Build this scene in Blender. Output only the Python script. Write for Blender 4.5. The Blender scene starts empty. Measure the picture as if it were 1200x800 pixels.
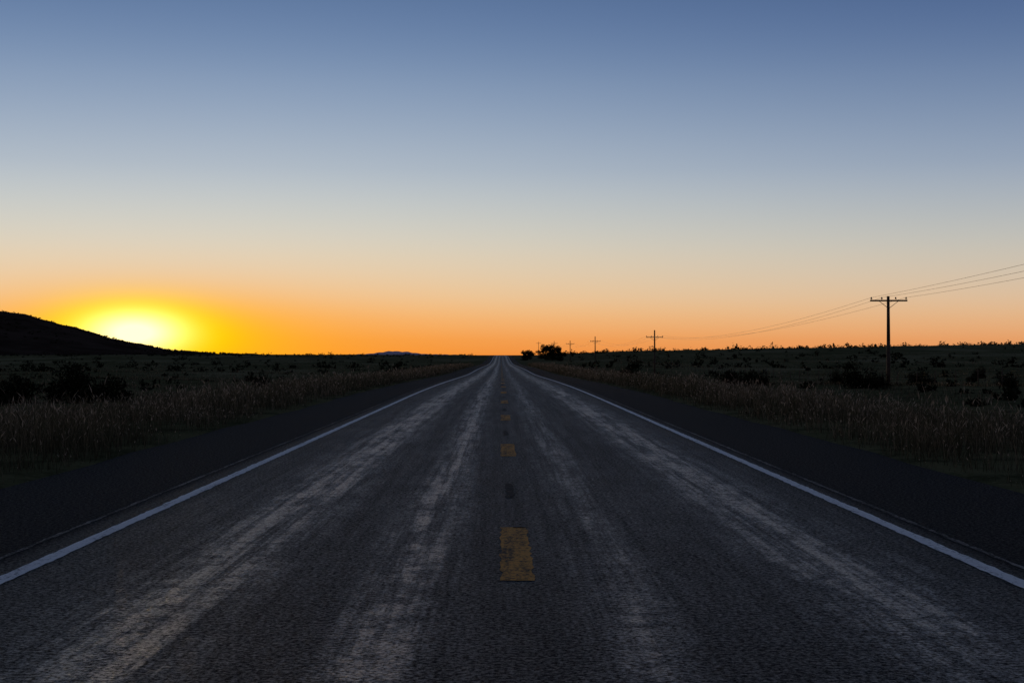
import bpy, bmesh, math, random
import numpy as np
from mathutils import Vector
random.seed(4); rng=np.random.default_rng(7)
sc=bpy.context.scene
sc.view_settings.view_transform='Standard'; sc.view_settings.look='None'
sc.view_settings.exposure=0; sc.view_settings.gamma=1
F=1600.0
def lin(c): 
    c=c/255.0
    return c/12.92 if c<=0.04045 else ((c+0.055)/1.055)**2.4
def L(r,g,b): return (lin(r),lin(g),lin(b),1)

# ---------------------------------------------------------------- camera
cam=bpy.data.cameras.new('camera'); co=bpy.data.objects.new('camera',cam)
sc.collection.objects.link(co); sc.camera=co
cam.lens=48; cam.sensor_width=36; cam.clip_start=0.1; cam.clip_end=60000
co.location=(0,0,1.6)
co.rotation_euler=(math.radians(90.573),0,math.radians(-0.466))

# ---------------------------------------------------------------- world
AZ=math.radians(-15.2)
w=bpy.data.worlds.new('World'); sc.world=w; w.use_nodes=True
nt=w.node_tree; nt.nodes.clear(); N=nt.nodes.new; K=nt.links.new
def M(op,a,b=None,c=None):
    n=N('ShaderNodeMath'); n.operation=op
    for i,v in enumerate((a,b,c)):
        if v is None: continue
        if isinstance(v,(int,float)): n.inputs[i].default_value=v
        else: K(v,n.inputs[i])
    return n.outputs[0]
tc=N('ShaderNodeTexCoord'); sep=N('ShaderNodeSeparateXYZ'); K(tc.outputs['Generated'],sep.inputs[0])
X,Y,Z=sep.outputs
def ramp(stops):
    r=N('ShaderNodeValToRGB'); r.color_ramp.interpolation='B_SPLINE'
    e=r.color_ramp.elements
    while len(e)>1: e.remove(e[-1])
    e[0].position=stops[0][0]; e[0].color=L(*stops[0][1])
    for p,c in stops[1:]:
        q=e.new(p); q.color=L(*c)
    return r
zc=M('MAXIMUM',Z,0.0)
zs=M('POWER',zc,0.5)
def P(z): return math.sqrt(z)
toward=ramp([(0,(238,134,46)),(P(.0105),(243,152,66)),(P(.025),(244,178,108)),(P(.042),(239,198,146)),(P(.0715),(223,210,186)),
  (P(.10),(203,206,200)),(P(.134),(176,189,202)),(P(.194),(128,152,184)),(P(.252),(88,117,160)),(P(.36),(72,95,130)),(P(.6),(60,75,100)),(1,(52,63,86))])
away=ramp([(0,(222,136,80)),(P(.0105),(230,158,102)),(P(.025),(227,178,132)),(P(.042),(220,190,158)),(P(.0715),(198,194,182)),
  (P(.10),(176,182,186)),(P(.134),(148,164,186)),(P(.194),(103,127,164)),(P(.252),(70,96,142)),(P(.36),(62,84,120)),(P(.6),(56,70,96)),(1,(52,63,86))])
back=ramp([(0,(98,90,102)),(P(.05),(118,105,112)),(P(.15),(104,103,116)),(P(.4),(68,78,100)),(1,(52,63,86))])
for r in (toward,away,back): K(zs,r.inputs[0])
az=M('ARCTAN2',X,Y)               # 0 = +Y, positive to the right
da=M('SUBTRACT',az,AZ)
absda=M('ABSOLUTE',da)
def mixc(f,a,b):
    n=N('ShaderNodeMix'); n.data_type='RGBA'; n.clamp_factor=True
    if isinstance(f,(int,float)): n.inputs[0].default_value=f
    else: K(f,n.inputs[0])
    for s,i in ((a,6),(b,7)):
        if isinstance(s,tuple): n.inputs[i].default_value=s
        else: K(s,n.inputs[i])
    return n.outputs[2]
def mr(v,a,b,c=0,d=1):
    n=N('ShaderNodeMapRange'); n.interpolation_type='SMOOTHSTEP'; K(v,n.inputs[0])
    for i,q in enumerate((a,b,c,d)): n.inputs[i+1].default_value=q
    return n.outputs[0]
base=mixc(mr(absda,0.05,0.72),toward.outputs[0],away.outputs[0])
base=mixc(mr(absda,0.7,2.1),base,back.outputs[0])
el=M('ARCSINE',Z)
def gauss(sa,se,e0,a0=0.0):
    a=M('DIVIDE',M('SUBTRACT',da,math.radians(a0)),math.radians(sa))
    e=M('DIVIDE',M('SUBTRACT',el,math.radians(e0)),math.radians(se))
    s=M('ADD',M('MULTIPLY',a,a),M('MULTIPLY',e,e))
    return M('EXPONENT',M('MULTIPLY',s,-1.0))
base=mixc(M('MULTIPLY',gauss(9.5,2.1,0.1,1.5),0.8),base,(0.95,0.36,0.02,1))
base=mixc(M('MINIMUM',M('MULTIPLY',gauss(4.8,1.45,0.7,0.9),1.3),1.0),base,(1.03,0.50,0.0,1))
base=mixc(M('MINIMUM',M('MULTIPLY',gauss(2.6,1.08,0.95,0.2),1.8),1.0),base,(1.15,0.86,0.0,1))
base=mixc(M('MINIMUM',M('MULTIPLY',gauss(1.5,0.68,0.9,0.2),1.2),1.0),base,(2.0,1.65,0.75,1))
sky=N('ShaderNodeTexSky'); sky.sky_type='NISHITA'; sky.sun_disc=False
sky.sun_elevation=math.radians(0.4); sky.sun_rotation=AZ; sky.altitude=1500
bg1=N('ShaderNodeBackground'); K(base,bg1.inputs[0]); bg1.inputs[1].default_value=0.98
bg2=N('ShaderNodeBackground'); K(sky.outputs[0],bg2.inputs[0]); bg2.inputs[1].default_value=0.005
add=N('ShaderNodeAddShader'); K(bg1.outputs[0],add.inputs[0]); K(bg2.outputs[0],add.inputs[1])
out=N('ShaderNodeOutputWorld'); K(add.outputs[0],out.inputs[0])

# sun lamp: setting behind the hill
sl=bpy.data.lights.new('sun','SUN'); sl.energy=0.6; sl.angle=math.radians(0.5); sl.color=(1,0.6,0.25)
so=bpy.data.objects.new('sun',sl); sc.collection.objects.link(so)
e=math.radians(0.4)
d=Vector((math.sin(AZ)*math.cos(e),math.cos(AZ)*math.cos(e),math.sin(e)))
so.rotation_euler=d.to_track_quat('Z','Y').to_euler(); so.location=(-40,100,30)

# ---------------------------------------------------------------- helpers
def sm(a,b,v):
    t=np.clip((v-a)/(b-a),0,1); return t*t*(3-2*t)
def mat(name):
    m=bpy.data.materials.new(name); m.use_nodes=True
    m.node_tree.nodes.clear(); return m
class NB:
    def __init__(s,m): s.t=m.node_tree
    def n(s,ty,**k):
        x=s.t.nodes.new(ty)
        for a,b in k.items(): setattr(x,a,b)
        return x
    def l(s,a,b): s.t.links.new(a,b)
    def m(s,op,a,b=None,c=None,clamp=False):
        n=s.n('ShaderNodeMath',operation=op,use_clamp=clamp)
        for i,v in enumerate((a,b,c)):
            if v is None: continue
            if isinstance(v,(int,float)): n.inputs[i].default_value=v
            else: s.l(v,n.inputs[i])
        return n.outputs[0]
    def noise(s,vec,scale,detail=4,rough=0.5):
        n=s.n('ShaderNodeTexNoise'); n.inputs['Scale'].default_value=scale
        n.inputs['Detail'].default_value=detail; n.inputs['Roughness'].default_value=rough
        s.l(vec,n.inputs['Vector']); return n.outputs['Fac']
    def mapv(s,vec,sc):
        n=s.n('ShaderNodeMapping'); n.inputs['Scale'].default_value=sc; s.l(vec,n.inputs[0]); return n.outputs[0]
    def mr(s,v,a,b,c=0,d=1,t='SMOOTHSTEP'):
        n=s.n('ShaderNodeMapRange',interpolation_type=t); s.l(v,n.inputs[0])
        for i,q in enumerate((a,b,c,d)): n.inputs[i+1].default_value=q
        return n.outputs[0]
    def mix(s,f,a,b):
        n=s.n('ShaderNodeMix',data_type='RGBA'); 
        if isinstance(f,(int,float)): n.inputs[0].default_value=f
        else: s.l(f,n.inputs[0])
        for q,i in ((a,6),(b,7)):
            if isinstance(q,tuple): n.inputs[i].default_value=q
            else: s.l(q,n.inputs[i])
        return n.outputs[2]
def obj(name,verts,faces,m,smooth=True):
    me=bpy.data.meshes.new(name); me.from_pydata(verts,[],faces); me.update()
    if smooth: me.polygons.foreach_set('use_smooth',[True]*len(me.polygons))
    if m: me.materials.append(m)
    o=bpy.data.objects.new(name,me); sc.collection.objects.link(o); return o
def simple_mat(name,col,rough=0.8,var=0.3,scale=8,spec=0.3):
    m=mat(name); b=NB(m); g=b.n('ShaderNodeTexCoord').outputs['Object']
    f=b.noise(g,scale,4,0.6)
    c1=tuple(x*(1-var) for x in col)+(1,); c2=tuple(x*(1+var) for x in col)+(1,)
    p=b.n('ShaderNodeBsdfPrincipled'); b.l(b.mix(b.mr(f,0.3,0.7),c1,c2),p.inputs['Base Color'])
    p.inputs['Roughness'].default_value=rough; p.inputs['Specular IOR Level'].default_value=spec
    bp=b.n('ShaderNodeBump'); bp.inputs['Strength'].default_value=0.3; bp.inputs['Distance'].default_value=0.02
    b.l(f,bp.inputs['Height']); b.l(bp.outputs[0],p.inputs['Normal'])
    o=b.n('ShaderNodeOutputMaterial'); b.l(p.outputs[0],o.inputs[0]); return m

# ---------------------------------------------------------------- terrain
def dip(y):
    return -0.55*sm(50,170,y)-0.55*sm(170,420,y)+1.1*sm(420,800,y)
def terrain(x,y):
    x=np.asarray(x,float); y=np.asarray(y,float)
    r=np.hypot(x,y); t=x/np.maximum(y,60)
    R=np.interp(t,[-0.6,-0.37,-0.15,-0.03,0,0.03,0.08,0.2,0.38,0.6],[1.4,1.5,2.2,1.7,1.45,1.7,3.8,5.7,8.2,9.0])
    rise=np.where(t>0.02, sm(180,850,r), sm(400,850,r))
    fall=1-sm(1000,3200,r)
    z=dip(y)+R*rise*fall
    ax=np.abs(x)
    z=z-0.75*sm(7,17,ax)*(1-0.5*sm(300,900,r))
    u=sm(9,25,ax)
    z=z+u*(0.16*np.sin(x*.11+1+.03*y)+0.14*np.sin(y*.07+x*.045)+0.07*np.sin(x*.31+y*.23)+0.25*np.sin(y*.013+x*.017+2)*sm(60,300,r))
    z=z-0.06*(1-sm(6.02,6.25,ax))*1.0
    return z
def road_z(x,y): 
    return dip(y)+1.45*sm(400,850,np.abs(y))*(1-sm(1000,3200,np.abs(y)))
def grow(a,step,mx,g):
    o=[a]
    while o[-1]<mx: o.append(o[-1]+step); step*=g
    return o
xs=[0,2,4,5.4,5.8,6.0,6.15,6.35,6.7,7.3,8,9,10,11]+grow(12,1.2,20000,1.09)
xs=np.array([-v for v in xs[::-1][:-1]]+xs)
ys=np.array([-300,-150,-80,-40]+list(np.arange(-20,200,3.0))+grow(200,4,30000,1.05))
GX,GY=np.meshgrid(xs,ys); GZ=terrain(GX,GY)
def gridfaces(ny,nx):
    i=np.arange(ny-1)[:,None]*nx+np.arange(nx-1)[None,:]; i=i.ravel()
    return np.stack([i,i+1,i+1+nx,i+nx],1).tolist()
m=mat('dry_ground'); b=NB(m); g=b.n('ShaderNodeTexCoord').outputs['Object']
n1=b.noise(g,0.035,6,0.6); n2=b.noise(g,0.6,6,0.7); n3=b.noise(g,9,5,0.7); n4=b.noise(b.mapv(g,(0.03,0.012,0)),1,4,0.6)
c=b.mix(b.mr(n1,0.35,0.65),(0.078,0.080,0.038,1),(0.150,0.135,0.070,1))
c=b.mix(b.mr(n2,0.42,0.66),c,(0.040,0.042,0.021,1))
c=b.mix(b.mr(n4,0.5,0.64,0,0.6),c,(0.20,0.18,0.105,1))
c=b.mix(b.mr(n3,0.5,0.8),c,(0.17,0.15,0.09,1))
p=b.n('ShaderNodeBsdfPrincipled'); b.l(c,p.inputs['Base Color']); p.inputs['Roughness'].default_value=1
p.inputs['Specular IOR Level'].default_value=0.0
bp=b.n('ShaderNodeBump'); bp.inputs['Strength'].default_value=0.5; bp.inputs['Distance'].default_value=0.12
b.l(b.m('ADD',n2,b.m('MULTIPLY',n3,0.3)),bp.inputs['Height']); b.l(bp.outputs[0],p.inputs['Normal'])
b.l(p.outputs[0],b.n('ShaderNodeOutputMaterial').inputs[0])
obj('ground',np.stack([GX.ravel(),GY.ravel(),GZ.ravel()],1).tolist(),gridfaces(len(ys),len(xs)),m)

# ---------------------------------------------------------------- road
m=mat('asphalt'); b=NB(m); g=b.n('ShaderNodeTexCoord').outputs['Object']
s=b.n('ShaderNodeSeparateXYZ'); b.l(g,s.inputs[0]); x=s.outputs[0]; 
wob=b.m('MULTIPLY',b.m('SUBTRACT',b.noise(b.mapv(g,(0,0.03,0)),1,2),0.5),0.2)
xw=b.m('ADD',x,wob)
def band(c0,sg,a):
    q=b.m('DIVIDE',b.m('SUBTRACT',xw,c0),sg); return b.m('MULTIPLY',b.m('EXPONENT',b.m('MULTIPLY',b.m('MULTIPLY',q,q),-1)),a)
tr=None
for c0,sg,a in ((-2.15,0.42,1.0),(-0.70,0.27,0.85),(0.85,0.27,0.5),(2.5,0.42,0.9)):
    v=band(c0,sg,a); tr=v if tr is None else b.m('ADD',tr,v)
tr=b.m('ADD',tr,b.m('MULTIPLY',b.mr(b.m('ABSOLUTE',x),3.3,3.6,1,0),0.16))
st1=b.noise(b.mapv(g,(6.5,0.11,1)),1,8,0.8)
st2=b.noise(b.mapv(g,(14,0.8,1)),1,4,0.65)
pat=b.noise(b.mapv(g,(2.2,0.5,1)),1,7,0.75)
blot=b.noise(g,5.0,6,0.85)
vor=b.n('ShaderNodeTexVoronoi'); vor.inputs['Scale'].default_value=42; b.l(g,vor.inputs['Vector'])
agg=b.noise(g,30,3,0.85); agg2=b.noise(g,13,5,0.8)
polish=b.m('MULTIPLY',tr,b.mr(st1,0.36,0.62,0.15,1.25))
polish=b.m('MULTIPLY',polish,b.mr(pat,0.34,0.60,0.35,1.2))
polish=b.m('MULTIPLY',polish,b.mr(blot,0.38,0.58,0.3,1.25))
polish=b.m('ADD',polish,b.mr(st2,0.55,0.8,0,0.08),clamp=True)
c=b.mix(b.mr(agg2,0.40,0.62),(0.009,0.009,0.010,1),(0.023,0.022,0.022,1))
c=b.mix(b.mr(agg,0.56,0.62),c,(0.095,0.092,0.088,1))
c=b.mix(b.m('MULTIPLY',polish,0.35),c,(0.055,0.055,0.058,1))
c=b.mix(b.mr(agg,0.39,0.47,0.9,0),c,(0.003,0.003,0.004,1))
absx=b.m('ABSOLUTE',x)
sh=b.mr(absx,3.72,3.95)
c=b.mix(b.m('MULTIPLY',sh,0.5),c,(0.024,0.021,0.020,1))
cj=b.m('DIVIDE',b.m('SUBTRACT',xw,0.05),0.26); cj=b.m('EXPONENT',b.m('MULTIPLY',b.m('MULTIPLY',cj,cj),-1))
c=b.mix(b.m('MULTIPLY',cj,0.5),c,(0.010,0.009,0.010,1))
p=b.n('ShaderNodeBsdfPrincipled'); b.l(c,p.inputs['Base Color'])
rg=b.m('SUBTRACT',0.62,b.m('MULTIPLY',polish,0.27)); rg=b.m('ADD',rg,b.m('MULTIPLY',sh,0.18))
b.l(rg,p.inputs['Roughness'])
sp=b.m('ADD',0.11,b.m('MULTIPLY',polish,0.85)); sp=b.m('MULTIPLY',sp,b.mr(agg,0.44,0.60,0.03,2.2))
sp=b.m('MULTIPLY',sp,b.m('SUBTRACT',1,b.m('MULTIPLY',sh,0.55)))
b.l(sp,p.inputs['Specular IOR Level'])
h=b.m('ADD',b.m('MULTIPLY',vor.outputs['Distance'],-0.6),b.m('MULTIPLY',agg2,0.9))
bp=b.n('ShaderNodeBump'); bp.inputs['Strength'].default_value=0.9; bp.inputs['Distance'].default_value=0.015
b.l(h,bp.inputs['Height']); b.l(bp.outputs[0],p.inputs['Normal'])
b.l(p.outputs[0],b.n('ShaderNodeOutputMaterial').inputs[0])
ry=np.array(list(np.arange(-40,200,2.5))+grow(200,3,1500,1.02))
def strip(name,xl,xr,y0,y1,m,dz,nx=2):
    yy=np.array(sorted(set([y0,y1]+[float(v) for v in ry if y0<v<y1])))
    xx=np.linspace(xl,xr,nx); A,B=np.meshgrid(xx,yy)
    Zz=road_z(A,B)+dz
    return np.stack([A.ravel(),B.ravel(),Zz.ravel()],1), gridfaces(len(yy),nx)
v,f=strip('road',-6.0,6.05,-40,1500,m,0.0,21)
rag=np.where(np.abs(v[:,0])>5.9,1,0)*(0.06*np.sin(v[:,1]*.9)+0.05*np.sin(v[:,1]*2.3+1)); v[:,0]+=rag*np.sign(v[:,0])
obj('road',v.tolist(),f,m)
def paint(name,col,wear,dark,spec=0.2,soft=0.05):
    m=mat(name); b=NB(m); g=b.n('ShaderNodeTexCoord').outputs['Object']
    a=b.noise(g,30,5,0.75); a2=b.noise(b.mapv(g,(6,0.7,1)),1,5,0.7); a3=b.noise(g,9,4,0.7)
    k=b.m('ADD',b.m('MULTIPLY',a,0.5),b.m('ADD',b.m('MULTIPLY',a2,0.3),b.m('MULTIPLY',a3,0.2)))
    f=b.mr(k,wear-soft,wear+soft)
    c=b.mix(f,col,dark); p=b.n('ShaderNodeBsdfPrincipled'); b.l(c,p.inputs['Base Color']); p.inputs['Roughness'].default_value=0.8
    p.inputs['Specular IOR Level'].default_value=spec
    bp=b.n('ShaderNodeBump'); bp.inputs['Strength'].default_value=0.8; bp.inputs['Distance'].default_value=0.012
    b.l(a,bp.inputs['Height']); b.l(bp.outputs[0],p.inputs['Normal'])
    b.l(p.outputs[0],b.n('ShaderNodeOutputMaterial').inputs[0]); return m
white=paint('white_paint',(0.80,0.80,0.80,1),0.56,(0.10,0.10,0.10,1))
yellow=paint('yellow_paint',(0.66,0.31,0.065,1),0.515,(0.07,0.05,0.035,1),0.12,0.04)
ghost=paint('old_paint',(0.13,0.10,0.075,1),0.43,(0.014,0.013,0.013,1),0.1)
seam=paint('faded_paint',(0.26,0.24,0.22,1),0.485,(0.03,0.028,0.027,1),0.1)
def marks(name,lst,m,dz=0.004,rg=0.0,step=0.12,far=70):
    V=[];Fc=[];o=0
    for (xl,xr,y0,y1) in lst:
        yy=[y0]
        while yy[-1]<min(y1,far): yy.append(yy[-1]+step)
        yy=[q for q in yy if q<y1]
        yy=np.array(sorted(set(yy+[y1]+[float(q) for q in ry if max(far,y0)<q<y1])))
        jl=rng.normal(0,rg,len(yy)); jr=rng.normal(0,rg,len(yy))
        A=np.stack([xl+jl,xr+jr],1); B=np.stack([yy,yy],1); Zz=road_z(A,B)+dz
        v=np.stack([A.ravel(),B.ravel(),Zz.ravel()],1); f=gridfaces(len(yy),2)
        V+=v.tolist(); Fc+=[[i+o for i in q] for q in f]; o+=len(v)
    return obj(name,V,Fc,m)
marks('edge_line',[(-3.62,-3.49,-10,1400)],white,rg=.006)
marks('edge_line',[(3.58,3.71,-10,1400)],white,rg=.006)
marks('worn_edge_line',[(-3.96,-3.92,-10,1400),(3.90,3.95,-10,1400)],seam,rg=.008)
dashes=[(0.0,0.24,y,y+3.0) for y in np.arange(10.0-12.0*3,1200,11.9)]
marks('centre_line',dashes,yellow,rg=.01)
marks('worn_centre_line',[(0.06,0.15,y+5.3,y+7.0) for y in np.arange(10.0,300,11.9)],ghost,rg=.02)

# ---------------------------------------------------------------- hill + distant mountain
hm=simple_mat('hill_scrub',(0.040,0.028,0.022),1,0.4,0.02,0)
azs=np.radians(np.linspace(-34,-6,120)); rs=np.linspace(1300,2600,40)
A,Rr=np.meshgrid(azs,rs)
px=587+1600*np.tan(A)
Hpx=np.interp(px,[-560,-400,-200,-60,0,30,60,100,150,200,240,300,420],[0,14,34,45,45.5,42,36,26.5,14.5,6,3,1,-3])
bump=sm(1300,1800,Rr)*(1-0.9*sm(1850,2600,Rr))
Hh=(Hpx/1600*1800/np.cos(A)+1.6)*bump-3*(1-bump)
Hh+=bump*(0.7*np.sin(A*160+Rr*.01)+0.4*np.sin(A*410)+2.0*np.sin(A*60+Rr*.02)*(1-bump)*2)
HX=Rr*np.sin(A); HY=Rr*np.cos(A)
obj('hill',np.stack([HX.ravel(),HY.ravel(),Hh.ravel()],1).tolist(),gridfaces(40,120),hm)
mm=simple_mat('distant_mountain',(0.46,0.38,0.46),1,0.1,0.001,0)  # pale purple base colour carries painted aerial haze, not the rock's own tone
azs=np.radians(np.linspace(-8.5,0.5,110)); rs=np.linspace(17500,20500,14)
A,Rr=np.meshgrid(azs,rs); px=587+1600*np.tan(A)
Hpx=np.interp(px,[340,400,432,440,447,455,462,470,478,486,500,540,590],[-2,0.5,1.5,2.6,3.4,4.6,4.8,4.2,4.0,2.6,1.2,0.4,-2])
bump=np.sin(np.clip((Rr-17500)/3000,0,1)*math.pi)**0.8
H3=Hpx/1600*19000*bump-15*(1-bump)+bump*4*np.sin(A*900+Rr*.003)
obj('distant_mountain',np.stack([(Rr*np.sin(A)).ravel(),(Rr*np.cos(A)).ravel(),H3.ravel()],1).tolist(),gridfaces(14,110),mm)

# ---------------------------------------------------------------- foliage meshes (numpy)
def fol_mat(name,trans=0.25):
    m=mat(name); b=NB(m); at=b.n('ShaderNodeAttribute',attribute_name='col')
    d=b.n('ShaderNodeBsdfDiffuse'); t=b.n('ShaderNodeBsdfTranslucent')
    b.l(at.outputs['Color'],d.inputs[0]); b.l(at.outputs['Color'],t.inputs[0])
    x=b.n('ShaderNodeMixShader'); x.inputs[0].default_value=trans; b.l(d.outputs[0],x.inputs[1]); b.l(t.outputs[0],x.inputs[2])
    b.l(x.outputs[0],b.n('ShaderNodeOutputMaterial').inputs[0]); return m
GR=fol_mat('grass_blades',0.35); LF=fol_mat('shrub_leaves',0.15)
def npmesh(name,V,Fq,col,m,link=True):
    me=bpy.data.meshes.new(name)
    if not isinstance(Fq,list): Fq=[Fq]
    nl=sum(f.size for f in Fq); npol=sum(len(f) for f in Fq)
    me.vertices.add(len(V)); me.vertices.foreach_set('co',np.ascontiguousarray(V,dtype=np.float32).ravel())
    me.loops.add(nl); me.loops.foreach_set('vertex_index',np.concatenate([f.ravel() for f in Fq]).astype(np.int32))
    me.polygons.add(npol)
    tot=np.concatenate([np.full(len(f),f.shape[1]) for f in Fq]); st=np.concatenate([[0],np.cumsum(tot)[:-1]])
    me.polygons.foreach_set('loop_start',st.astype(np.int32))
    me.update(calc_edges=True)
    a=me.color_attributes.new('col','FLOAT_COLOR','POINT')
    a.data.foreach_set('color',np.concatenate([col,np.ones((len(col),1))],1).astype(np.float32).ravel())
    me.materials.append(m)
    o=bpy.data.objects.new(name,me)
    if link: sc.collection.objects.link(o)
    return o
def grass(name,x,y,h,wd,headp,dark=1.0):
    n=len(x); z=terrain(x,y)-0.02
    th=rng.uniform(0,2*math.pi,n); lean=rng.uniform(0.05,0.6,n)*h; la=rng.uniform(0,2*math.pi,n)
    dx=np.cos(th)*wd/2; dy=np.sin(th)*wd/2; lx=np.cos(la)*lean; ly=np.sin(la)*lean
    V=np.empty((n,5,3))
    V[:,0]=np.stack([x-dx,y-dy,z],1); V[:,1]=np.stack([x+dx,y+dy,z],1)
    V[:,2]=np.stack([x+dx*.7+lx*.35,y+dy*.7+ly*.35,z+h*.6],1); V[:,3]=np.stack([x-dx*.7+lx*.35,y-dy*.7+ly*.35,z+h*.6],1)
    V[:,4]=np.stack([x+lx,y+ly,z+h],1)
    i=np.arange(n)*5
    Q=np.stack([i,i+1,i+2,i+3],1); T=np.stack([i+3,i+2,i+4],1)
    patch=0.5+0.5*np.sin(x*.7+y*.11)*np.sin(y*.19+x*.3)
    k=(rng.random(n)[:,None]**1.9)*(0.55+0.6*patch[:,None]); pal1=np.array([.056,.058,.032]); pal2=np.array([.29,.225,.155])
    c=(pal1*(1-k)+pal2*k)*rng.uniform(.4,1.3,(n,1))*dark
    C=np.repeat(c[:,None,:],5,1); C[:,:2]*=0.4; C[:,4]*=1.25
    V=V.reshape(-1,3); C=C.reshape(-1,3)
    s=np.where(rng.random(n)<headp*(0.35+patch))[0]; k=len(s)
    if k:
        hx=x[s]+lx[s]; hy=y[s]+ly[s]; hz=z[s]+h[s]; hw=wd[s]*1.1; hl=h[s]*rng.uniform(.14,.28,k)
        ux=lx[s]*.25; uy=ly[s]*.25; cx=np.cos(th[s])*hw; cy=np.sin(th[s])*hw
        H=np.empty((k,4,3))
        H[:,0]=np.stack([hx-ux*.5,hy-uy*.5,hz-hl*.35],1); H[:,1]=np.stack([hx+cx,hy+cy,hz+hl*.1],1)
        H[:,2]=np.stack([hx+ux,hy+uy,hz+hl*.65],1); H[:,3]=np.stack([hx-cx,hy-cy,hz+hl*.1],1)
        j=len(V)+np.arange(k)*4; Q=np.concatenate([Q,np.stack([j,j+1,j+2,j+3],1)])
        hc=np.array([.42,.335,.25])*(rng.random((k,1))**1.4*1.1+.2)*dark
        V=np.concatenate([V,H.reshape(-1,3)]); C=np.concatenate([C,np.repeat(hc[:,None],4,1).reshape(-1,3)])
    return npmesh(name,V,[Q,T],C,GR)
def sample(nn,y0,y1,xa,xb):
    y=np.exp(rng.uniform(math.log(y0),math.log(y1),nn)); x=xa+(xb-xa)*rng.random(nn)**1.15
    return x,y
X_=[];Y_=[]
for sgn in (-1,1):
    x,y=sample(150000,12,330,6.1,17)
    cl=np.sin(x*2.1+np.sin(y*1.3)*2)+np.sin(y*2.7+x*1.1)+np.sin(y*.6-x*.9)
    keep=rng.random(len(x))<np.clip(0.52+0.36*cl,0.05,1)*np.clip((x-6.0)/0.8,0.25,1)
    x,y=x[keep],y[keep]; X_.append(sgn*x); Y_.append(y)
x=np.concatenate(X_); y=np.concatenate(Y_); 
cl=np.sin(x*.9+y*.35)+np.sin(y*.8-x*.4)+0.8*np.sin(y*2.3+x*1.7)
h=rng.uniform(.18,.60,len(x))*(1+0.24*cl)*np.clip(0.35+(np.abs(x)-6.0)*.5,.35,1)
h*=np.where(rng.random(len(x))<.04,1.35,1)
wd=0.006*np.maximum(1,y/18)**0.8*rng.uniform(.6,1.4,len(x))
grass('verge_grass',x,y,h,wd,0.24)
n=200000; y=np.exp(rng.uniform(math.log(22),math.log(520),n)); t=rng.uniform(-0.55,0.55,n); x=t*y
k=(np.abs(x)>15)
cl=np.sin(x*.31+np.sin(y*.17)*2)+np.sin(y*.22+x*.13)+np.sin(x*.9+y*.7)*.6
k&=rng.random(n)<np.clip(0.45+0.3*cl,0.04,1)
x,y=x[k],y[k]; h=rng.uniform(.1,.36,len(x)); wd=0.010*np.maximum(1,y/25)**0.9*rng.uniform(.6,1.5,len(x))
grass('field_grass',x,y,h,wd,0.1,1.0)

def leafcloud(n,cx,cy,cz,rx,ry,rz,size,col,clumps=9,shape=0.5):
    cc=rng.normal(0,1,(clumps,3)); cc/=np.linalg.norm(cc,axis=1)[:,None]; cc*=rng.uniform(.25,.75,(clumps,1)); cc[:,2]=np.abs(cc[:,2])*1.0
    cr=rng.uniform(.22,.48,clumps)
    ci=rng.integers(0,clumps,n); d=rng.normal(0,1,(n,3)); d/=np.linalg.norm(d,axis=1)[:,None]
    q=cc[ci]+d*(cr[ci][:,None])*rng.uniform(.3,1.1,(n,1))**.6
    q[:,2]=np.maximum(q[:,2],0.02)
    P_=np.stack([cx+q[:,0]*rx,cy+q[:,1]*ry,cz+q[:,2]*rz],1)
    a=rng.normal(0,1,(n,3)); a/=np.linalg.norm(a,axis=1)[:,None]; bb=np.cross(a,rng.normal(0,1,(n,3))); bb/=np.linalg.norm(bb,axis=1)[:,None]
    s=size*rng.uniform(.5,1.3,(n,1))
    V=np.stack([P_-a*s,P_-bb*s*.45,P_+a*s,P_+bb*s*.45],1).reshape(-1,3)
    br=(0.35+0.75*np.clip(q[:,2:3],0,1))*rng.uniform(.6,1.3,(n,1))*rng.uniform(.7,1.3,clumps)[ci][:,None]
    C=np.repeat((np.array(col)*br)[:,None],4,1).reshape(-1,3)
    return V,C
def quads(nv): 
    return np.arange(nv).reshape(-1,4)
def stems(cx,cy,cz,rx,rz,k,col=(.05,.04,.03),th=0.02):
    V=[]
    for _ in range(k):
        a=random.uniform(0,6.28); r=random.uniform(.3,.8)*rx; hh=random.uniform(.5,.9)*rz
        tip=np.array([cx+math.cos(a)*r,cy+math.sin(a)*r,cz+hh]); b0=np.array([cx+math.cos(a)*.1*rx,cy+math.sin(a)*.1*rx,cz-.05])
        for o in (np.array([th,0,0]),np.array([0,th,0])):
            V+= [b0-o,b0+o,tip+o*.3,tip-o*.3]
    V=np.array(V); return V,np.tile(np.array(col),(len(V),1))
BC=(.022,.025,.016)
def bush(px,d,wpx,hpx,n=2600):
    x=(px-587)/F*d; y=d; rx=wpx/F*d/2*1.15; rz=hpx/F*d*1.1; z=float(terrain(x,y))
    V,C=leafcloud(n,x,y,z-.05,rx,max(rx*.8,.5),rz,max(.05,rx*.055),BC,12)
    V2,C2=stems(x,y,z,rx,rz,14)
    V=np.concatenate([V,V2]); C=np.concatenate([C,C2])
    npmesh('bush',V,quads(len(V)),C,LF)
for a in ((22,66,62,42),(88,66,76,44),(128,70,66,38),(308,84,28,30),(855,110,42,28),(889,111,34,22),(1012,98,50,32),(984,133,24,20),
          (732,138,34,19),(1083,146,36,18),(1185,82,28,24),(1150,168,22,13),(458,190,22,9),(1030,94,26,25),(1178,130,24,15)):
    bush(*a)
VV=[];CC=[]
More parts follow.
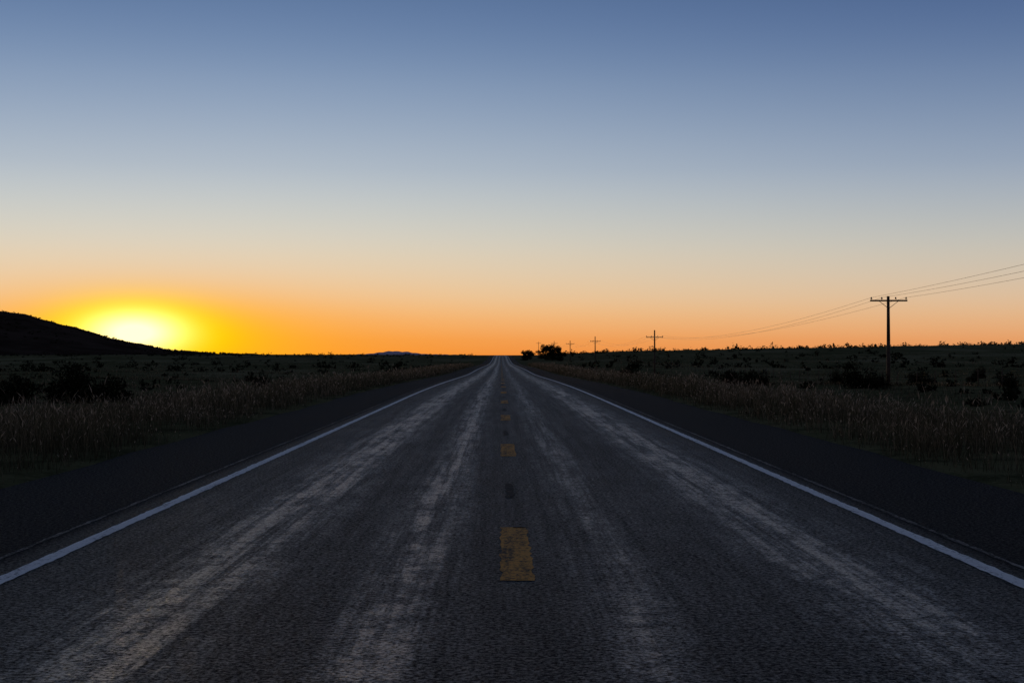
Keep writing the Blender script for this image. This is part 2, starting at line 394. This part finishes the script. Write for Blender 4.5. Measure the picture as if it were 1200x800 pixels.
def scat(n,y0,y1,t0,t1,hr,leaf,minx=22,f=None,col=BC):
    for _ in range(n):
        y=math.exp(random.uniform(math.log(y0),math.log(y1))); x=random.uniform(t0,t1)*y
        if abs(x)<minx: continue
        z=float(terrain(x,y)) if f is None else f(x,y)
        hh=random.uniform(*hr)*random.choice((.6,.8,1,1.3)); rx=hh*random.uniform(.7,1.5)
        V,C=leafcloud(leaf,x,y,z-.05,rx,rx,hh,max(hh*.22,y*.0004),col,5); VV.append(V);CC.append(C)
scat(400,45,300,-.6,.6,(.35,1.05),60)
scat(800,260,1000,-.5,.6,(.8,2.0),36,14)
scat(420,700,1000,.04,.6,(1.0,3.0),36,14)
scat(200,700,1000,-.5,-.02,(.8,1.8),36,10)
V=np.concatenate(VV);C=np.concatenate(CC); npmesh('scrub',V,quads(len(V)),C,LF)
VV=[];CC=[]
for _ in range(900):
    a=math.radians(random.uniform(-26,-9)); r=random.uniform(1500,1850); px=587+1600*math.tan(a)
    hp=np.interp(px,[-200,-60,0,30,60,100,150,200,240,300,420],[34,45,45.5,42,36,26.5,14.5,6,3,1,-3])
    bm=float(sm(1300,1800,np.array(r))*(1-0.9*sm(1850,2600,np.array(r))))
    z=(hp/1600*1800/math.cos(a)+1.6)*bm-3*(1-bm)
    if hp<2: continue
    hh=random.uniform(1.0,2.6); V,C=leafcloud(24,r*math.sin(a),r*math.cos(a),z-.5,hh,hh,hh,hh*.35,(.03,.03,.02),4); VV.append(V);CC.append(C)
V=np.concatenate(VV);C=np.concatenate(CC); npmesh('hill_trees',V,quads(len(V)),C,LF)

# ---------------------------------------------------------------- trees by the road
def tube(V,Fc,p0,p1,r0,r1,seg=7):
    p0=Vector(p0);p1=Vector(p1); d=(p1-p0).normalized(); u=d.orthogonal().normalized(); w=d.cross(u); o=len(V)
    for p,r in ((p0,r0),(p1,r1)):
        for i in range(seg):
            a=2*math.pi*i/seg; V.append(tuple(p+u*math.cos(a)*r+w*math.sin(a)*r))
    for i in range(seg): Fc.append([o+i,o+(i+1)%seg,o+seg+(i+1)%seg,o+seg+i])
    Fc.append([o+i for i in range(seg)][::-1]); Fc.append([o+seg+i for i in range(seg)])
bark=simple_mat('bark',(0.06,0.045,0.035),0.9,0.3,6)
def tree(px,d,wpx,hpx,leaves=3500):
    x=(px-587)/F*d; y=d; z=float(terrain(x,y)); H=hpx/F*d; R=wpx/F*d/2
    root=bpy.data.objects.new('tree',None); root.location=(x,y,z); sc.collection.objects.link(root)
    V=[];Fc=[]; tube(V,Fc,(0,0,-.3),(.1,0,H*.3),.28,.2); tube(V,Fc,(.1,0,H*.3),(-.1,.1,H*.75),.2,.07)
    VV=[];CC=[]
    for i in range(9):
        a=i*2.4; zz=H*random.uniform(.22,.6); tip=(math.cos(a)*R*random.uniform(.45,.75),math.sin(a)*R*.7,zz+H*random.uniform(.1,.28))
        tube(V,Fc,(0,0,zz),tip,.1,.03,5)
        v,c=leafcloud(leaves//10,tip[0],tip[1],tip[2]-H*.16,R*.55,R*.55,H*.36,.22,(.03,.034,.018),6); VV.append(v);CC.append(c)
    v,c=leafcloud(leaves//8,0,0,H*.55,R*.6,R*.6,H*.42,.22,(.03,.034,.018),7); VV.append(v);CC.append(c)
    v,c=leafcloud(leaves//5,0,0,H*.05,R*.95,R*.8,H*.6,.25,(.03,.034,.018),9); VV.append(v);CC.append(c)
    t=obj('trunk',V,Fc,bark); t.parent=root
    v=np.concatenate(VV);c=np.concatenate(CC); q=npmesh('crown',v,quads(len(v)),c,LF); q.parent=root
tree(647,520,26,21,7000); tree(618,540,18,15,3200); tree(637,600,18,14,2400); tree(658,500,12,12,1600)

# ---------------------------------------------------------------- utility poles
wood=simple_mat('weathered_wood',(0.06,0.043,0.033),0.85,0.35,5)
glass=simple_mat('insulator_ceramic',(0.06,0.05,0.05),0.25,0.1,5,0.5)
def box(V,Fc,c,s):
    o=len(V)
    for dx in (-1,1):
        for dy in (-1,1):
            for dz in (-1,1): V.append((c[0]+dx*s[0]/2,c[1]+dy*s[1]/2,c[2]+dz*s[2]/2))
    for q in ((0,1,3,2),(4,6,7,5),(0,4,5,1),(2,3,7,6),(0,2,6,4),(1,5,7,3)): Fc.append([o+i for i in q])
OFF=(-1.38,-0.55,1.38)
def pole(x,y,top,armz,rot=0.0):
    z=float(terrain(x,y)); H=top-z; A_=armz-z
    root=bpy.data.objects.new('utility_pole',None); root.location=(x,y,z); root.rotation_euler=(0,0,rot); sc.collection.objects.link(root)
    V=[];Fc=[]; 
    tube(V,Fc,(0,0,-.4),(0.01,0,H*.5),.165,.14,12); tube(V,Fc,(0.01,0,H*.5),(0.0,0,H),.14,.11,12)
    s=obj('shaft',V,Fc,wood); s.parent=root
    V=[];Fc=[]; box(V,Fc,(0,-.17,A_),(2.95,.10,.13)); 
    for k in (-1,1): tube(V,Fc,(k*.75,-.19,A_-.05),(0.02*k,-.15,A_-.62),.022,.022,5)
    tube(V,Fc,(0,-.30,A_),(0,.2,A_),.02,.02,6)
    s=obj('crossarm',V,Fc,wood,False); s.parent=root
    V=[];Fc=[]
    for k in OFF+(0.55,):
        tube(V,Fc,(k,-.17,A_+.06),(k,-.17,A_+.15),.02,.02,6)
        tube(V,Fc,(k,-.17,A_+.13),(k,-.17,A_+.19),.085,.07,10); tube(V,Fc,(k,-.17,A_+.19),(k,-.17,A_+.24),.05,.06,10); tube(V,Fc,(k,-.17,A_+.24),(k,-.17,A_+.29),.06,.03,10)
    s=obj('insulators',V,Fc,glass); s.parent=root
    return (x,y,armz+.25)
PP=[(27.0,-15,9.7,9.4),(31,109,6.32,5.95),(26.7,237,5.95,4.7),(25.2,365,6.6,5.3),(24.6,485,6.8,5.6),(24.2,620,8.0,6.9),(24,870,10.2,9.2)]
tops=[pole(*q,rot=random.uniform(-.06,.06)) for q in PP]
cu=bpy.data.curves.new('power_line','CURVE'); cu.dimensions='3D'; cu.bevel_depth=0.010; cu.bevel_resolution=1
for i in range(len(tops)-1):
    a,b_=tops[i],tops[i+1]
    for j,o in enumerate(OFF):
        n=28; s=cu.splines.new('POLY'); s.points.add(n)
        sag=((1.55,1.75,1.4) if i else (0.8,1.05,1.05))[j]*(b_[1]-a[1])/128
        for k in range(n+1):
            t=k/n; s.points[k].co=(a[0]+(b_[0]-a[0])*t+o, a[1]+(b_[1]-a[1])*t-.17, a[2]+(b_[2]-a[2])*t-sag*4*t*(1-t),1)
wm=simple_mat('wire_metal',(0.08,0.08,0.08),0.5,0.1,5,0.5); cu.materials.append(wm)
sc.collection.objects.link(bpy.data.objects.new('power_line',cu))

# ---------------------------------------------------------------- fence
def fence(x0,slope,y0,y1,step):
    V=[];Fc=[];W=[];WF=[]; pr=None
    for y in np.arange(y0,y1,step):
        x=x0+slope*y+random.uniform(-.08,.08); z=float(terrain(x,y)); hh=random.uniform(1.1,1.3)
        tube(V,Fc,(x,y,z-.2),(x+random.uniform(-.07,.07),y+random.uniform(-.05,.05),z+hh),.04,.035,6)
        if pr:
            for q in (.35,.65,.95,1.12): tube(W,WF,(pr[0],pr[1],pr[2]+q),(x,y,z+q),.003,.003,3)
        pr=(x,y,z)
    root=bpy.data.objects.new('wire_fence',None); sc.collection.objects.link(root)
    a=obj('posts',V,Fc,wood); a.parent=root; a=obj('wires',W,WF,wm); a.parent=root
fence(35,0.0,30,420,5.0)
